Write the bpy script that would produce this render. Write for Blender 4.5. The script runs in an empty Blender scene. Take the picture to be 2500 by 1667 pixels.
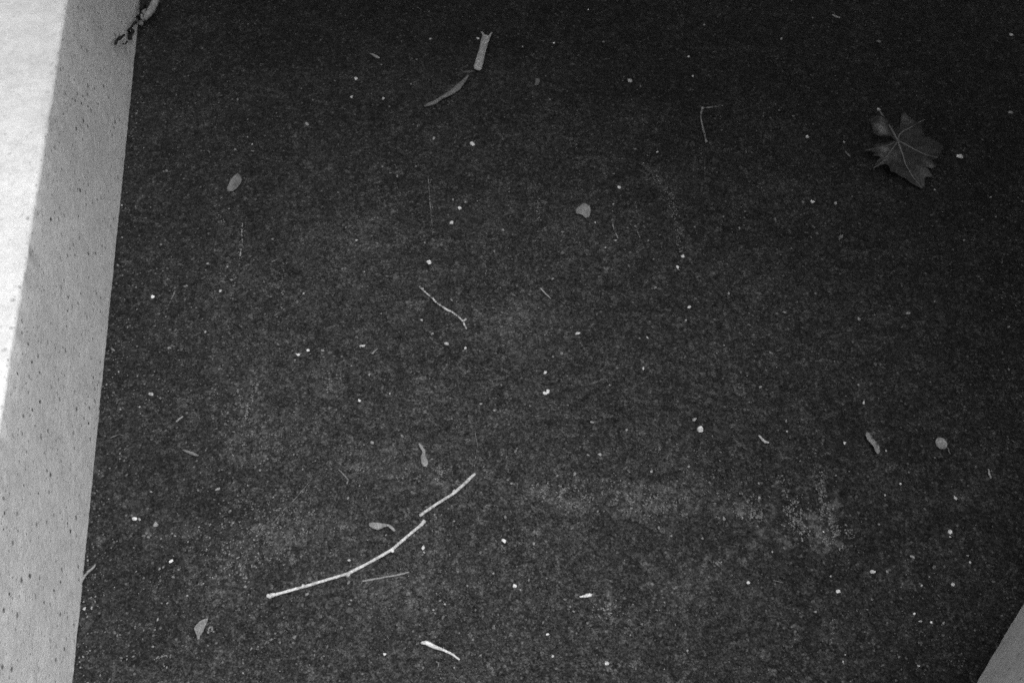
import bpy, bmesh, math, random
import numpy as np
from mathutils import Vector, noise
random.seed(7)
sc = bpy.context.scene
COL = sc.collection

# ------------------------------------------------------------------ camera
CAM_H, F_PX = 1.6, 2430.0
PITCH = math.atan((833.5 + 2955.0) / F_PX)            # how far the camera looks down
cam_data = bpy.data.cameras.new('camera')
cam_data.sensor_width = 36.0
cam_data.lens = F_PX / 2500.0 * 36.0
cam_data.clip_start, cam_data.clip_end = 0.02, 500.0
cam = bpy.data.objects.new('camera', cam_data)
COL.objects.link(cam)
cam.location = (0, 0, CAM_H)
cam.rotation_euler = (math.pi / 2 - PITCH, 0, 0)
sc.camera = cam

# ------------------------------------------------------------------ light
SUN_AZ, SUN_EL = math.radians(80), math.radians(67)   # a veiled sun, high over the added tree on the right
world = bpy.data.worlds.new('World')
sc.world = world
world.use_nodes = True
wn = world.node_tree.nodes
wl = world.node_tree.links
wn.clear()
sky = wn.new('ShaderNodeTexSky')
sky.sky_type = 'NISHITA'
sky.sun_disc = False
sky.sun_elevation = SUN_EL
sky.sun_rotation = SUN_AZ
sky.air_density, sky.dust_density = 1.0, 1.0
bw = wn.new('ShaderNodeRGBToBW')                       # black and white film
bg = wn.new('ShaderNodeBackground')
bg.inputs['Strength'].default_value = 0.05
wo = wn.new('ShaderNodeOutputWorld')
wl.new(sky.outputs[0], bw.inputs[0]); wl.new(bw.outputs[0], bg.inputs['Color']); wl.new(bg.outputs[0], wo.inputs[0])

sun_data = bpy.data.lights.new('sun', 'SUN')
sun_data.energy = 1.5
sun_data.angle = math.radians(50)
sun_data.color = (1, 1, 1)
sun = bpy.data.objects.new('sun', sun_data)
COL.objects.link(sun)
sd = Vector((math.sin(SUN_AZ) * math.cos(SUN_EL), math.cos(SUN_AZ) * math.cos(SUN_EL), math.sin(SUN_EL)))
sun.rotation_euler = (-sd).to_track_quat('-Z', 'Y').to_euler()

vs = sc.view_settings
vs.view_transform = 'Standard'
vs.look = 'None'
vs.gamma = 1.0
vs.use_curve_mapping = False
vs.exposure = 1.7
sc.cycles.filter_width = 1.6
sc.cycles.use_denoising = False                        # the photograph is grainy film

# ------------------------------------------------------------------ helpers
cP, sP = math.cos(PITCH), math.sin(PITCH)
def ray(x, y):
    return Vector(((x - 1250) / F_PX, cP + (833.5 - y) / F_PX * sP, -sP + (833.5 - y) / F_PX * cP))
def at(x, y, z=0.0):
    """where the line of sight through a point of the photograph meets the level z"""
    d = ray(x, y)
    return Vector((0, 0, CAM_H)) + d * ((z - CAM_H) / d.z)
def mpp(x, y):
    """metres for one pixel of the photograph, on the ground at that point"""
    return (-CAM_H / ray(x, y).z) / F_PX

def obj(name, me, mat=None, parent=None, loc=None):
    o = bpy.data.objects.new(name, me)
    COL.objects.link(o)
    if mat and me is not None and not me.materials:
        me.materials.append(mat)
    if parent is not None:
        o.parent = parent
    if loc is not None:
        o.location = loc
    return o
def tag(o, label, cat, group=None):
    o['label'] = label; o['category'] = cat
    if group: o['group'] = group
    return o
def struct(o, label=None):
    o['kind'] = 'structure'
    if label: o['label'] = label
    return o
def thing(name, loc, label, cat, group=None):
    return tag(obj(name, None, loc=loc), label, cat, group)
def mesh(name, verts, faces, smooth=True):
    me = bpy.data.meshes.new(name)
    me.from_pydata([tuple(v) for v in verts], [], faces)
    me.validate()
    bm = bmesh.new(); bm.from_mesh(me)
    bmesh.ops.recalc_face_normals(bm, faces=bm.faces)
    bm.to_mesh(me); bm.free()
    for p in me.polygons: p.use_smooth = smooth
    return me
def shade(me, deg=40):
    try: me.set_sharp_from_angle(angle=math.radians(deg))
    except Exception: pass
    return me

# ------------------------------------------------------------------ materials
def new_mat(name):
    m = bpy.data.materials.new(name)
    m.use_nodes = True
    n = m.node_tree.nodes
    b = n['Principled BSDF']
    b.inputs['Roughness'].default_value = 0.9
    b.inputs['Specular IOR Level'].default_value = 0.25
    return m, n, m.node_tree.links, b
class NT:
    """short hands for building node trees"""
    def __init__(s, n, l): s.n, s.l = n, l
    def _in(s, sock, v):
        if hasattr(v, 'is_output'): s.l.new(v, sock)
        else: sock.default_value = v
    def math(s, op, a, b=0.0, c=0.0, clamp=False):
        m = s.n.new('ShaderNodeMath'); m.operation = op; m.use_clamp = clamp
        s._in(m.inputs[0], a); s._in(m.inputs[1], b)
        if op in ('MULTIPLY_ADD', 'SMOOTH_MIN', 'SMOOTH_MAX'): s._in(m.inputs[2], c)
        return m.outputs[0]
    def vmath(s, op, a, b):
        m = s.n.new('ShaderNodeVectorMath'); m.operation = op
        s._in(m.inputs[0], a); s._in(m.inputs[1], b)
        return m.outputs['Value'] if op in ('LENGTH', 'DISTANCE', 'DOT_PRODUCT') else m.outputs['Vector']
    def noise(s, vec, scale, detail=3.0, rough=0.55):
        m = s.n.new('ShaderNodeTexNoise'); s.l.new(vec, m.inputs['Vector'])
        m.inputs['Scale'].default_value = scale; m.inputs['Detail'].default_value = detail
        m.inputs['Roughness'].default_value = rough
        return m.outputs['Fac']
    def voro(s, vec, scale, feature='F1'):
        m = s.n.new('ShaderNodeTexVoronoi'); m.feature = feature; s.l.new(vec, m.inputs['Vector'])
        m.inputs['Scale'].default_value = scale
        return m
    def ramp(s, v, lo, hi, a=0.0, b=1.0):
        m = s.n.new('ShaderNodeMapRange'); m.clamp = True; m.interpolation_type = 'SMOOTHSTEP'
        s._in(m.inputs[0], v); s._in(m.inputs[1], lo); s._in(m.inputs[2], hi); s._in(m.inputs[3], a); s._in(m.inputs[4], b)
        return m.outputs[0]
    def bump(s, h, dist, strength=1.0, prev=None):
        m = s.n.new('ShaderNodeBump'); m.inputs['Strength'].default_value = strength
        m.inputs['Distance'].default_value = dist; s.l.new(h, m.inputs['Height'])
        if prev is not None: s.l.new(prev, m.inputs['Normal'])
        return m.outputs[0]

# pale dusty stains on the asphalt: x, y, half length, half width, tilt (degrees), strength
STAINS = [(640, 1070, 100, 55, 20, .55), (655, 1290, 130, 75, 15, .6), (725, 912, 22, 34, 5, .8), (795, 918, 26, 40, 10, .7),
          (830, 925, 14, 30, 0, .5), (900, 1140, 60, 45, 0, .4), (1000, 1150, 60, 40, 0, .45), (1072, 1155, 16, 26, 0, .9),
          (1250, 780, 90, 50, 10, .5), (1370, 1205, 70, 28, -8, .9), (1540, 1215, 120, 40, -6, .75), (1690, 1195, 60, 40, 30, .6),
          (1640, 1100, 70, 40, 0, .35), (1820, 1230, 60, 32, -15, .75), (1945, 1262, 30, 46, 15, 1.0), (2030, 1275, 26, 52, 25, 1.0),
          (2042, 1312, 42, 22, -10, 1.0), (2005, 1200, 14, 60, 8, .7), (1610, 440, 16, 60, 32, .6), (1655, 585, 10, 46, 20, .6),
          (1480, 1482, 36, 22, 20, .8), (1345, 1200, 24, 16, 0, 1.0), (1420, 1232, 30, 16, 10, .9), (1520, 1222, 20, 24, 0, .9), (1590, 1235, 26, 30, 0, .9), (1850, 1260, 22, 22, 0, .9), (1750, 1376, 14, 10, 0, .9), (1767, 1260, 16, 14, 0, .9), (1935, 1225, 12, 30, 10, .8), (359, 1306, 14, 14, 0, .9), (590, 1400, 24, 34, 20, .6), (1330, 820, 90, 60, 0, .25), (560, 960, 30, 90, 12, .35), (860, 560, 120, 40, 20, .3),
          (1180, 560, 60, 50, 0, .25), (1700, 1440, 60, 50, 0, .4), (440, 1310, 60, 30, 0, .3), (1000, 1440, 120, 60, 10, .3)]

# dark tarry spots in the asphalt: x, y, half length, half width, tilt
TAR = [(618, 1082, 14, 9, -40), (635, 1094, 16, 9, -20), (530, 643, 14, 9, 0), (607, 525, 17, 15, 0), (722, 667, 24, 10, 0), (983, 826, 14, 9, 10), (1108, 872, 12, 9, 0),
       (1645, 864, 7, 6, 0), (1110, 1047, 9, 6, 0), (850, 1022, 7, 7, 0), (1347, 1043, 7, 7, 0), (326, 1617, 14, 8, 0)]
def make_leaf():
    m, n, l, b = new_mat('brown_dead_leaf')
    t = NT(n, l)
    P = n.new('ShaderNodeNewGeometry').outputs['Position']
    a = n.new('ShaderNodeAttribute'); a.attribute_name = 'lit_spots'
    q = t.noise(P, 60, 5, .65); c = t.noise(P, 300, 3, .6)
    v = t.math('MULTIPLY', t.ramp(q, .3, .7, .6, 1.4), t.ramp(c, .3, .7, .7, 1.3))
    v = t.math('MULTIPLY', v, t.math('MULTIPLY_ADD', a.outputs['Fac'], .34, .066))
    l.new(v, b.inputs['Base Color'])
    l.new(t.bump(t.math('ADD', q, c), .002, .6), b.inputs['Normal'])
    return m
def make_asphalt():
    m, n, l, b = new_mat('asphalt')
    t = NT(n, l)
    P = n.new('ShaderNodeNewGeometry').outputs['Position']
    big = t.noise(P, 2.2, 5, 0.6)
    mid = t.noise(P, 22, 5, 0.65)
    fine = t.noise(P, 260, 3, 0.7)
    vor = t.voro(P, 230)
    cell = n.new('ShaderNodeSeparateColor'); l.new(vor.outputs['Color'], cell.inputs[0])
    rnd = cell.outputs[0]
    v = t.math('MULTIPLY', t.ramp(big, .3, .7, .84, 1.18), t.ramp(mid, .3, .7, .78, 1.25))
    v = t.math('MULTIPLY', v, t.math('MULTIPLY_ADD', rnd, .95, .52))
    v = t.math('MULTIPLY', v, t.ramp(fine, .3, .7, .78, 1.22))
    vg = t.voro(P, 470)
    cg = n.new('ShaderNodeSeparateColor'); l.new(vg.outputs['Color'], cg.inputs[0])
    v = t.math('MULTIPLY', v, t.math('MULTIPLY_ADD', t.math('POWER', cg.outputs[0], 1.6), 1.35, .47))
    pore = t.math('MULTIPLY', t.ramp(cg.outputs[1], .88, .94), .7)
    v = t.math('MULTIPLY', v, t.math('SUBTRACT', 1.0, pore))
    at_w = n.new('ShaderNodeAttribute'); at_w.attribute_name = 'dust_and_falloff'
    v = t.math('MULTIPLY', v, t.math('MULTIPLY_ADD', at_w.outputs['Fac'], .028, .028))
    va = t.voro(P, 105)                                    # coarse aggregate
    ca = n.new('ShaderNodeSeparateColor'); l.new(va.outputs['Color'], ca.inputs[0])
    v = t.math('MULTIPLY', v, t.math('MULTIPLY_ADD', t.math('POWER', ca.outputs[0], 4.0), .9, .82))
    # worn pale stones in the binder
    v2 = t.voro(P, 165)
    c2 = n.new('ShaderNodeSeparateColor'); l.new(v2.outputs['Color'], c2.inputs[0])
    fleck = t.math('MULTIPLY', t.ramp(c2.outputs[1], .90, .99), t.ramp(v2.outputs['Distance'], .45, .3))
    v = t.math('ADD', v, t.math('MULTIPLY', fleck, 0.10))
    # tar spots
    tar = t.ramp(t.noise(P, 34, 2, .5), .70, .76)
    v = t.math('MULTIPLY', v, t.math('SUBTRACT', 1.0, t.math('MULTIPLY', tar, .5)))
    # dust lying in stains of their own shape
    at_d = n.new('ShaderNodeAttribute'); at_d.attribute_name = 'dust'
    dust = at_d.outputs['Fac']
    clump = t.math('MULTIPLY', t.ramp(t.noise(P, 70, 5, .75), .46, .62), t.ramp(t.noise(P, 300, 2, .7), .35, .6, .3, 1))
    dv = t.math('MULTIPLY', dust, t.math('MULTIPLY_ADD', clump, .95, .04))
    v = t.math('MULTIPLY_ADD', dv, 0.21, v)
    at_t = n.new('ShaderNodeAttribute'); at_t.attribute_name = 'tar'
    v = t.math('MULTIPLY', v, t.math('SUBTRACT', 1.0, t.math('MULTIPLY', at_t.outputs['Fac'], .6)))
    # thin dust everywhere in patches
    v = t.math('MULTIPLY_ADD', t.math('MULTIPLY', t.ramp(t.noise(P, 9, 5, .7), .48, .70), clump), .045, v)
    l.new(v, b.inputs['Base Color'])
    h = t.math('ADD', t.math('MULTIPLY', vor.outputs['Distance'], -.7), t.math('MULTIPLY', fine, .8))
    nb = t.bump(h, .003, 1.0)
    l.new(t.bump(mid, .006, .5, nb), b.inputs['Normal'])
    return m
M_ASPHALT = make_asphalt()

def make_paint():
    m, n, l, b = new_mat('white_masonry_paint')
    t = NT(n, l)
    P = n.new('ShaderNodeNewGeometry').outputs['Position']
    ua = n.new('ShaderNodeAttribute'); ua.attribute_name = 'unfold'
    U = ua.outputs['Vector']
    fine = t.noise(P, 420, 3, .7); mid = t.noise(P, 60, 4, .6); big = t.noise(P, 4, 4, .6)
    v = t.math('MULTIPLY', t.ramp(fine, .3, .7, .84, 1.08), t.ramp(mid, .3, .7, .90, 1.05))
    v = t.math('MULTIPLY', v, t.ramp(big, .35, .65, .93, 1.03))
    v = t.math('MULTIPLY', v, t.ramp(t.noise(P, 16, 4, .65), .35, .65, .95, 1.03))
    grain = t.noise(P, 800, 2, .6)
    v = t.math('MULTIPLY', v, t.ramp(grain, .32, .68, .86, 1.1))
    v = t.math('MULTIPLY', v, .90)
    # small pits and specks of dirt
    def pits(scale, keep, rmin, rmax, depth):
        vo = t.voro(U, scale); vo.voronoi_dimensions = '2D'
        cc = n.new('ShaderNodeSeparateColor'); l.new(vo.outputs['Color'], cc.inputs[0])
        rad = t.math('MULTIPLY', t.math('MULTIPLY_ADD', cc.outputs[1], (rmax - rmin), rmin), t.ramp(fine, .3, .7, .6, 1.4))
        inside = t.math('MULTIPLY', t.math('LESS_THAN', cc.outputs[0], keep), t.ramp(t.math('DIVIDE', vo.outputs['Distance'], rad), 1.25, .6))
        return t.math('MULTIPLY', inside, t.math('MULTIPLY_ADD', cc.outputs[2], depth * .6, depth * .4))
    patch = t.ramp(t.noise(P, 7, 3, .6), .38, .6, .35, 1)
    sep = n.new('ShaderNodeSeparateXYZ'); l.new(U, sep.inputs[0])
    washed = t.ramp(sep.outputs[1], .36, .385, 1, .35)      # rain keeps the top cleaner than the face
    pit = t.math('MULTIPLY', t.math('MULTIPLY', pits(42, .46, .06, .17, 1.0), patch), washed)
    pit2 = t.math('MULTIPLY', pits(105, .26, .09, .24, .5), washed)
    allp = t.math('MAXIMUM', pit, pit2)
    v = t.math('MULTIPLY', v, t.math('SUBTRACT', 1.0, allp))
    l.new(v, b.inputs['Base Color'])
    h = t.math('SUBTRACT', t.math('ADD', t.math('MULTIPLY', fine, .35), mid), allp)
    l.new(t.bump(h, .003, .55), b.inputs['Normal'])
    b.inputs['Roughness'].default_value = .75
    return m
M_PAINT = make_paint()

def organic(name, col, var=.35, scale=120, stretch=None, rough=.8, bump=.0012):
    m, n, l, b = new_mat(name)
    t = NT(n, l)
    P = n.new('ShaderNodeNewGeometry').outputs['Position']
    a = t.noise(P, scale, 4, .65); c = t.noise(P, scale * 4, 3, .6)
    v = t.math('MULTIPLY', t.ramp(a, .3, .7, 1 - var, 1 + var), t.ramp(c, .3, .7, 1 - var * .6, 1 + var * .6))
    v = t.math('MULTIPLY', v, col)
    l.new(v, b.inputs['Base Color'])
    l.new(t.bump(t.math('ADD', a, c), bump, .6), b.inputs['Normal'])
    b.inputs['Roughness'].default_value = rough
    return m
def by_object_colour(name):
    """grey taken from each object's own colour, so that alike pieces can share a mesh"""
    m, n, l, b = new_mat(name)
    t = NT(n, l)
    oi = n.new('ShaderNodeObjectInfo')
    P = n.new('ShaderNodeNewGeometry').outputs['Position']
    v = t.math('MULTIPLY', t.ramp(t.noise(P, 330, 3, .65), .3, .7, .6, 1.3), t.ramp(t.noise(P, 70, 3, .6), .3, .7, .78, 1.18))
    mx = n.new('ShaderNodeVectorMath'); mx.operation = 'SCALE'
    l.new(oi.outputs['Color'], mx.inputs[0]); l.new(v, mx.inputs['Scale'])
    l.new(mx.outputs[0], b.inputs['Base Color'])
    b.inputs['Roughness'].default_value = .85
    return m
M_CHIP = by_object_colour('pale_mineral')
M_DRY = by_object_colour('dry_plant')
def make_dirty():
    m = by_object_colour('dirt_crusted_stem')
    n, l = m.node_tree.nodes, m.node_tree.links
    t = NT(n, l); b = n['Principled BSDF']
    P = n.new('ShaderNodeNewGeometry').outputs['Position']
    old = b.inputs['Base Color'].links[0].from_socket
    v = t.ramp(t.noise(P, 150, 3, .7), .38, .60, .15, 2.1)
    mx = n.new('ShaderNodeVectorMath'); mx.operation = 'SCALE'
    l.new(old, mx.inputs[0]); l.new(v, mx.inputs['Scale']); l.new(mx.outputs[0], b.inputs['Base Color'])
    return m
M_DIRTY = make_dirty()
M_LEAF = make_leaf()
M_VEIN = organic('leaf_vein', .26, .25, 150)
M_DARKLEAF = organic('blackened_dead_leaf', .022, .4, 90)
M_ADDED_BARK = organic('added_tree_bark', .06, .5, 30, bump=.02)
M_ADDED_CROWN = organic('added_tree_leaf', .05, .35, 8)

# ------------------------------------------------------------------ the setting
WA, WB = at(341, 12), at(177, 1652)
WD = (WA - WB).normalized()
WN = Vector((WD.y, -WD.x, 0))                          # from the wall towards the asphalt
def ground_sheet():
    """one sheet to the horizon, finely divided where the camera looks so that it can be uneven and carry dust"""
    def axis(lo, hi, step):
        out = [2.0, 3.5, 7, 15, 40, 150]
        mid = list(np.arange(lo, hi, step))
        return np.array([lo - q for q in reversed(out)] + mid + [hi + q for q in out])
    gx, gy = axis(-1.25, 1.45, .008), axis(.1, 2.3, .008)
    X, Y = np.meshgrid(gx, gy)
    rs = np.random.RandomState(5)
    def waves(scale, n, seed):
        q = np.random.RandomState(seed); out = np.zeros_like(X)
        for _ in range(n):
            a = q.uniform(0, 6.283); k = scale * q.uniform(.6, 1.6)
            out += np.sin(X * k * math.cos(a) + Y * k * math.sin(a) + q.uniform(0, 6.283))
        return out / math.sqrt(n)
    near = np.exp(-(np.maximum(0, np.hypot(X, Y - 1.2) - 2) ** 2))
    Z = -.0012 + near * (.0006 * waves(9, 8, 1) + .0003 * waves(45, 10, 2))
    Z = np.minimum(Z, 0)
    wx, wy = .022 * waves(30, 8, 3) + .010 * waves(90, 8, 4), .022 * waves(30, 8, 5) + .010 * waves(90, 8, 6)
    D = np.zeros_like(X)
    for (x, y, a, w, ang, st) in STAINS:
        c = at(x, y); k = mpp(x, y); th = math.radians(ang)
        dx, dy = X + wx - c.x, Y + wy - c.y
        u = (dx * math.cos(th) + dy * math.sin(th)) / (a * k)
        v = (-dx * math.sin(th) + dy * math.cos(th)) / (w * k * 1.15)
        r = np.clip((1.5 - np.hypot(u, v)) / 1.3, 0, 1)
        D = np.maximum(D, st * r * r * (3 - 2 * r))
    me = bpy.data.meshes.new('asphalt_ground')
    H, W = X.shape
    idx = np.arange(H * W).reshape(H, W)
    F = np.stack([idx[:-1, :-1], idx[:-1, 1:], idx[1:, 1:], idx[1:, :-1]], -1).reshape(-1, 4)
    me.from_pydata(np.stack([X, Y, Z], -1).reshape(-1, 3).tolist(), [], F.tolist())
    T = np.zeros_like(X)
    for (x, y, a, w, ang) in TAR:
        c = at(x, y); k = mpp(x, y); th = math.radians(ang)
        dx, dy = X + .35 * wx - c.x, Y + .35 * wy - c.y
        r = np.clip(1.5 - np.hypot((dx * math.cos(th) + dy * math.sin(th)) / (a * k), (-dx * math.sin(th) + dy * math.cos(th)) / (w * k * 1.15)), 0, 1)
        T = np.maximum(T, r)
    at_ = me.attributes.new('tar', 'FLOAT', 'POINT')
    at_.data.foreach_set('value', T.reshape(-1).astype(np.float32))
    # dusty middle plus painted light falloff; edges and wall foot carry painted shade
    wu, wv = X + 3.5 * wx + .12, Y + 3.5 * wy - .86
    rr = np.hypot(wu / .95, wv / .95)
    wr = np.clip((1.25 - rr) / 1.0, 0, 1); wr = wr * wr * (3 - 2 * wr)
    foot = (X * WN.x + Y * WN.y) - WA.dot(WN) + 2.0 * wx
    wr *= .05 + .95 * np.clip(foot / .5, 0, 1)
    at_ = me.attributes.new('dust_and_falloff', 'FLOAT', 'POINT')
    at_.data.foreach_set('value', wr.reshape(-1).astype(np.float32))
    at_ = me.attributes.new('dust', 'FLOAT', 'POINT')
    at_.data.foreach_set('value', D.reshape(-1).astype(np.float32))
    for p in me.polygons: p.use_smooth = True
    return me
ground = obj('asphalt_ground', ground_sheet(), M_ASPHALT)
struct(ground, 'dark grey asphalt strewn with pale grit and litter')

def low_wall(name, base_a, base_b, inward, height, thick, label, step=.006, fine=None):
    """a low rendered wall: a rounded profile drawn along the line a-b; inward points away from the asphalt"""
    L = (base_b - base_a).length
    d = (base_b - base_a).normalized()
    prof = []
    for i in range(9): prof.append((0.0, -0.02 + (height - .008 + .02) * i / 8))
    for i in range(1, 6):
        a = math.pi / 2 * i / 6
        prof.append((.008 - .008 * math.cos(a), height - .008 + .008 * math.sin(a)))
    for i in range(6): prof.append((.008 + (thick - .016) * i / 5, height))
    prof.append((thick, height - .008)); prof.append((thick, -.02))
    lo, hi = fine
    ss = [0.0]
    while ss[-1] < L:
        s = ss[-1]
        ss.append(min(L, s + (step if lo < s < hi else .25)))
    verts, faces = [], []
    K = len(prof)
    for s in ss:
        for j, (u, z) in enumerate(prof):
            p = base_a + d * s + inward * u
            q = Vector((p.x * 30, p.y * 30, z * 30 + 5))
            q2 = Vector((p.x * 130, p.y * 130, z * 130))
            jit = noise.noise(q) * .0012 + noise.noise(q2) * .0008
            if 7 <= j <= 15: jit += noise.noise(q2 * 1.7) * .0011
            verts.append(p + inward * jit + Vector((0, 0, z + jit * .6)))
    for i in range(len(ss) - 1):
        for j in range(K - 1):
            a = i * K + j
            faces.append((a, a + 1, a + K + 1, a + K))
    faces.append(tuple(range(K))); faces.append(tuple(range((len(ss) - 1) * K, len(ss) * K)))
    o = obj(name, mesh(name, verts, faces), M_PAINT)
    un = o.data.attributes.new('unfold', 'FLOAT_VECTOR', 'POINT')
    cum = [0.0]
    for j in range(1, K): cum.append(cum[-1] + math.hypot(prof[j][0] - prof[j - 1][0], prof[j][1] - prof[j - 1][1]))
    un.data.foreach_set('vector', [q for s in ss for c in cum for q in (s, c, 0.0)])
    return tag(o, label, 'wall')
WALL_H = .352
low_wall('low_wall', WB - WD * 3.0, WA + WD * 5.0, -WN, WALL_H, .42,
         'long low white painted wall with pitted face along the left edge of the asphalt', fine=(2.5, 5.4))
TA, TB = at(2397, 1645), at(2475, 1515)
TD = (TB - TA).normalized()
TN = Vector((-TD.y, TD.x, 0))
low_wall('low_wall', TA - TD * .45, TA + TD * 2.4, -TN, WALL_H, .42,
         'corner of a pale grey rough wall in the bottom right corner of the picture', fine=(.2, 1.0))

# ------------------------------------------------------------------ an unseen tree added to shade the top and right, just outside the picture
def tube(pts, rads, sides=8, jitter=0.0, cap=True, rnd=random):
    verts, faces = [], []
    n = len(pts)
    for i, p in enumerate(pts):
        t = (pts[min(i + 1, n - 1)] - pts[max(i - 1, 0)]).normalized()
        ref = Vector((0, 0, 1)) if abs(t.z) < .9 else Vector((1, 0, 0))
        u = t.cross(ref).normalized(); w = t.cross(u).normalized()
        r = rads[i]
        for k in range(sides):
            a = 2 * math.pi * k / sides
            rr = r * (1 + jitter * rnd.uniform(-1, 1))
            verts.append(p + u * math.cos(a) * rr + w * math.sin(a) * rr)
    for i in range(n - 1):
        for k in range(sides):
            a = i * sides + k; b = i * sides + (k + 1) % sides
            faces.append((a, b, b + sides, a + sides))
    if cap:
        faces.append(tuple(range(sides))); faces.append(tuple(range((n - 1) * sides, n * sides)))
    return verts, faces
def merge(parts):
    V, Fc = [], []
    for v, f in parts:
        o = len(V); V += list(v); Fc += [tuple(i + o for i in q) for q in f]
    return V, Fc
rt = random.Random(3)
ADDED_TREE = Vector((2.7, 3.0, 0))
tree = thing('added_shade_tree', ADDED_TREE, 'unseen broadleaf tree added to shade the right and far asphalt', 'tree')
parts = [tube([Vector((0, 0, -.1)), Vector((.02, .0, .5)), Vector((-.03, -.02, 1.4)), Vector((-.1, -.08, 2.4)), Vector((-.15, -.1, 3.4)), Vector((-.2, -.1, 4.6))],
              [.24, .19, .16, .14, .09, .03], 12, .06, rnd=rt)]
for k in range(16):
    a = k * 2.399; z0 = 1.9 + .12 * k
    p0 = Vector((-.08, -.06, z0)); L = 3.0 - .09 * k
    q = Vector((math.cos(a), math.sin(a), 0))
    parts.append(tube([p0, p0 + q * L * .35 + Vector((0, 0, .25)), p0 + q * L * .7 + Vector((0, 0, .4)), p0 + q * L + Vector((0, 0, .4))],
                      [.07, .05, .03, .012], 7, .05, rnd=rt))
v, f = merge(parts)
obj('added_trunk', mesh('added_trunk', v, f), M_ADDED_BARK, tree)
def under_added_crown(x, y):
    """outline of the added foliage, shaped to shade the right and far ground"""
    w = .25 * noise.noise(Vector((x * 1.3, y * 1.3, 9)))
    return (x > ADDED_CROWN_X + w - .25 * max(0, y - 1.2) or y > ADDED_CROWN_Y + w) and x > ADDED_CROWN_W + w and math.hypot(x - ADDED_TREE.x, y - ADDED_TREE.y) < 3.9 + w
ADDED_CROWN_W = -.75
ADDED_CROWN_X, ADDED_CROWN_Y, ADDED_CROWN_Z = 1.2, 1.3, 1.9
V, Fc = [], []
while len(V) < 4 * 18000:
    c = Vector((rt.uniform(-1.2, 6.8), rt.uniform(-1.2, 7), 0))
    if not under_added_crown(c.x, c.y): continue
    d = math.hypot(c.x - ADDED_TREE.x, c.y - ADDED_TREE.y) / 3.9
    lowb = min(1.0, max(0.0, (c.y - 2.0) / .9))
    c.z = ADDED_CROWN_Z - .95 * lowb * (1 if c.x > -.6 else 0) + .12 * noise.noise(c * 1.7) + rt.random() ** 1.5 * (2.6 + .6 * lowb) * math.sqrt(max(.05, 1 - d * d))
    nrm = Vector((rt.gauss(0, .45), rt.gauss(0, .45), 1)).normalized()
    u = nrm.cross(Vector((rt.uniform(-1, 1), rt.uniform(-1, 1), .1))).normalized(); w = nrm.cross(u)
    s = rt.uniform(.06, .11)
    o = len(V); c = c - ADDED_TREE
    V += [c - u * s, c + w * s * .6 - nrm * .01, c + u * s, c - w * s * .6 - nrm * .01]
    Fc.append((o, o + 1, o + 2, o + 3))
obj('added_crown', mesh('added_crown', V, Fc, False), M_ADDED_CROWN, tree)

# ------------------------------------------------------------------ litter: brightness wanted in the photograph -> grey of the thing
LIGHT = [(38, 36, 34, 33, 31), (56, 47, 45, 39, 31), (62, 56, 51, 43, 36), (66, 61, 58, 48, 41), (69, 64, 60, 50, 39)]
def light_at(x, y):
    """share of the open light that reaches the ground here (the added tree takes the rest)"""
    u = min(3.999, max(0, (x - 420) / 495)); v = min(3.999, max(0, (y - 60) / 385))
    i, j = int(u), int(v); u -= i; v -= j
    q = (LIGHT[j][i] * (1 - u) + LIGHT[j][i + 1] * u) * (1 - v) + (LIGHT[j + 1][i] * (1 - u) + LIGHT[j + 1][i + 1] * u) * v
    return (q / 62) ** 2.2
def grey(b, x, y):
    return max(.03, min(.94, 1.35 * (b ** 2.2) / light_at(x, y)))
def colour(o, g):
    o.color = (g, g, g, 1)
    return o

def twig_mesh(name, pts, seed=0, sides=8, lift=None, seg=5, knobs=()):
    """pts: (x, y, diameter in px[, height above ground in m]); a crooked tapering stem resting on the ground"""
    rn = random.Random(seed)
    P3, Rr = [], []
    for i in range(len(pts)):
        x, y, w = pts[i][:3]
        k = mpp(x, y)
        z = (pts[i][3] if len(pts[i]) > 3 else 0) + w * k / 2
        if i > 0:
            x0, y0, w0 = pts[i - 1][:3]
            z0 = (pts[i - 1][3] if len(pts[i - 1]) > 3 else 0) + w0 * k / 2
            for s in range(1, seg):
                f = s / seg
                wx = rn.uniform(-.35, .35); wy = rn.uniform(-.35, .35)
                ww = w0 + (w - w0) * f
                P3.append(at(x0 + (x - x0) * f + wx, y0 + (y - y0) * f + wy, z0 + (z - z0) * f))
                Rr.append(ww * k / 2 * rn.uniform(.9, 1.08))
        P3.append(at(x, y, z)); Rr.append(w * k / 2)
    o0 = P3[0].copy(); o0.z = 0
    v, f = tube([p - o0 for p in P3], Rr, sides, .07, rnd=rn)
    return mesh(name, v, f), o0
def twig(name, pts, b, label, cat='twig', seed=0, group=None, knobs=(), mat=None, **kw):
    """a single stem, or with knobs an Empty with the stem and each knob as parts"""
    me, o0 = twig_mesh(name, pts, seed, **kw)
    xm, ym = pts[len(pts) // 2][:2]
    g = grey(b, xm, ym)
    if not knobs:
        return colour(tag(obj(name, me, mat or M_DRY, loc=o0), label, cat, group), g)
    t = thing(name, o0, label, cat, group)
    me.name = 'stem'
    colour(obj('stem', me, mat or M_DRY, t), g)
    for (x, y, dx, dy, w) in knobs:
        k = mpp(x, y); z = w * k * .55
        a = at(x, y, z) - o0; c = at(x + dx, y + dy, z * .9) - o0
        v, f = tube([a, a.lerp(c, .5), c], [w * k * .75, w * k * .7, w * k * .36], 7, .1, rnd=random.Random(int(x)))
        colour(obj('knot', mesh('knot', v, f), mat or M_DRY, t), min(.88, g * 1.05))
    return t

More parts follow.
